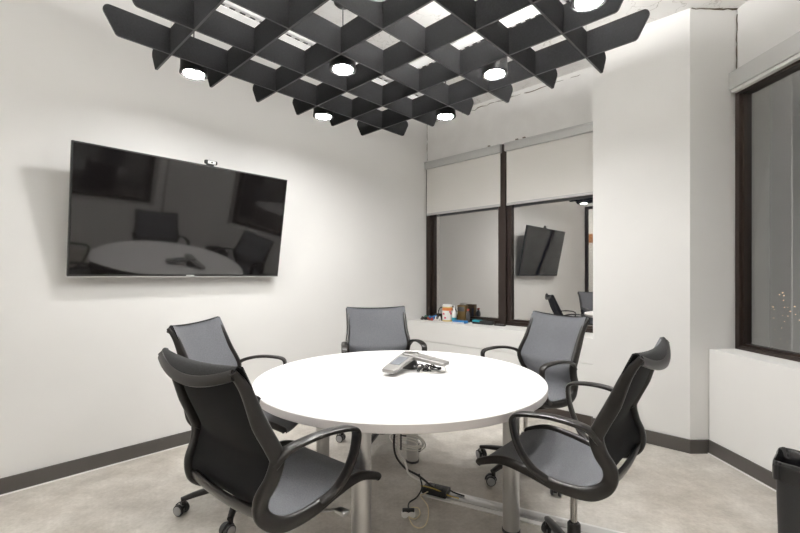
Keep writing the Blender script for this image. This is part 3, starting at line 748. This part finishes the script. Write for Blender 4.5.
def sill_cable(name, u, v, m, r, rad, h, label, seed):
    q = random.Random(seed); bm = nb()
    pts = []
    for k in range(16):
        a = 2*PI*k/7+q.uniform(-.4, .4); R = rad*q.uniform(.45, 1.1); pts.append(sill(u+.5*R*math.sin(a), v+R*math.cos(a))+Vector((0, 0, r+h*q.random()*(k % 3 > 0))))
    tube(bm, pts, r, 5, 7); o = obj(name, bm, m); tag(o, label, 'cable'); return o
sill_cable('coiled_cable', 3.83, -3.265, M_blackcable, .007, .065, .030, 'coiled black cable at the corner end of the window sill', 1)
sill_cable('blue_cable', 3.86, -3.16, M_bluep, .006, .06, .055, 'blue cable heaped on the sill between the corner and the canister', 2)
sill_cable('red_cable', 3.81, -3.145, M_redp, .006, .045, .03, 'red cable heaped in front of the blue one on the sill', 3)
sill_cable('green_cable', 3.87, -3.25, M_green, .005, .05, .045, 'green cable lying among the black coil on the sill', 4)
sill_cable('mottled_cable', 3.86, -3.055, M_blackcable, .006, .055, .045, 'heap of black cable directly left of the wipes canister', 6)
sill_cable('grey_cable', 3.84, -3.06, M_whitecable, .006, .05, .045, 'pale grey cable mixed into the heap left of the wipes canister', 8)
bm = nb(); cc = sill(3.945, -3.08)
tube(bm, [cc+B*(.055*math.cos(a))+Vector((0, 0, .078+.072*math.sin(a))) for a in [2*PI*k/12 for k in range(12)]], .006, 4, 8, True)
o = obj('headset', bm, M_blackcable); tag(o, 'black cable loop standing up against the window behind the canister', 'cable')
o.name = 'standing_cable'

# ------------------------------------------------------------------ waste bin and liner
c0 = Vector((1.79, 2.02, 0)); e1 = Vector((.74, .67, 0)).normalized(); e2 = Vector((.67, -.74, 0)).normalized()
l1, l2, hb = .255, .30, .372
cen = c0+e1*l1/2+e2*l2/2
BM = Matrix(((e1.x, -e2.x, 0, 0), (e1.y, -e2.y, 0, 0), (0, 0, 1, 0), (0, 0, 0, 1)))
def rrect(a, b, r, n=6):
    out = []
    for cx, cy, s in ((a-r, b-r, 0), (-a+r, b-r, 1), (-a+r, -b+r, 2), (a-r, -b+r, 3)):
        for k in range(n+1):
            th = PI/2*s+PI/2*k/n; out.append(Vector((cx+r*math.cos(th), cy+r*math.sin(th), 0)))
        nxt = None
    return out
def dens(loop, m=4):
    out = []
    for i, p in enumerate(loop):
        q = loop[(i+1) % len(loop)]; k = max(1, int((q-p).length/.012))
        for j in range(k): out.append(p.lerp(q, j/k))
    return out
t = thing('waste_bin', 'black rectangular waste bin against the right wall, cut by the picture edge', 'bin', cen)
def loft(bm, loops):
    rings = [[bm.verts.new(BM @ p) for p in l] for l in loops]; n = len(rings[0])
    for a, b in zip(rings, rings[1:]):
        for k in range(n): bm.faces.new([a[k], a[(k+1) % n], b[(k+1) % n], b[k]])
    return rings
def at(loop, z, f=1.0): return [Vector((p.x*f, p.y*f, z)) for p in loop]
base = rrect(l1/2, l2/2, .035)
bm = nb()
rg = loft(bm, [at(base, 0, .90), at(base, .01, .905), at(base, hb-.03, .965), at(base, hb-.028, 1.0), at(base, hb, 1.0), at(base, hb, .96), at(base, .02, .86)])
bm.faces.new(rg[0][::-1]); bm.faces.new(rg[-1]); obj('shell', bm, M_bin, t)
dl = dens(base); q = random.Random(4)
def crumple(loop, z, f, amp, za):
    ph = [q.uniform(0, 6.28) for _ in range(6)]
    out = []
    for i, p in enumerate(loop):
        a = 2*PI*i/len(loop)
        w = sum(math.sin(a*(5+6*j)+ph[j])/(1+.35*j) for j in range(6))/3
        out.append(Vector((p.x*(f+amp*w), p.y*(f+amp*w), z+za*w)))
    return out
bm = nb()
loft(bm, [crumple(dl, hb-.075, 1.03, .008, .012), crumple(dl, hb-.05, 1.03, .018, .006), crumple(dl, hb-.02, 1.03, .014, .004), crumple(dl, hb+.006, 1.025, .006, .003), crumple(dl, hb+.012, 1.0, .004, .003), crumple(dl, hb+.004, .955, .006, .004), crumple(dl, hb-.05, .90, .02, .01), crumple(dl, hb-.13, .82, .03, .015), crumple(dl, .12, .72, .04, .01), crumple(dl, .05, .3, .05, .01)])
o = obj('bin_liner', bm, M_bag, None, 60); o.location = cen; tag(o, 'shiny black bin liner folded over the rim of the waste bin', 'bin bag')

# ------------------------------------------------------------------ sky, camera, view
w = bpy.data.worlds.new('night'); bpy.context.scene.world = w; w.use_nodes = True
w.node_tree.nodes['Background'].inputs['Color'].default_value = (.010, .012, .018, 1)
w.node_tree.nodes['Background'].inputs['Strength'].default_value = 1
cam = bpy.data.cameras.new('camera'); co = bpy.data.objects.new('camera', cam); C.objects.link(co)
co.location = (0, 0, 1.27); co.rotation_euler = (PI/2, 0, 0)
cam.sensor_width = 36; cam.sensor_fit = 'HORIZONTAL'; cam.lens = 36*420.6/800; cam.shift_y = 9.4/800; cam.clip_start = .02; cam.clip_end = 3000
sc = bpy.context.scene; sc.camera = co
sc.view_settings.view_transform = 'Standard'; sc.view_settings.look = 'None'; sc.view_settings.gamma = 1
sc.view_settings.use_curve_mapping = False; sc.view_settings.exposure = 0.45
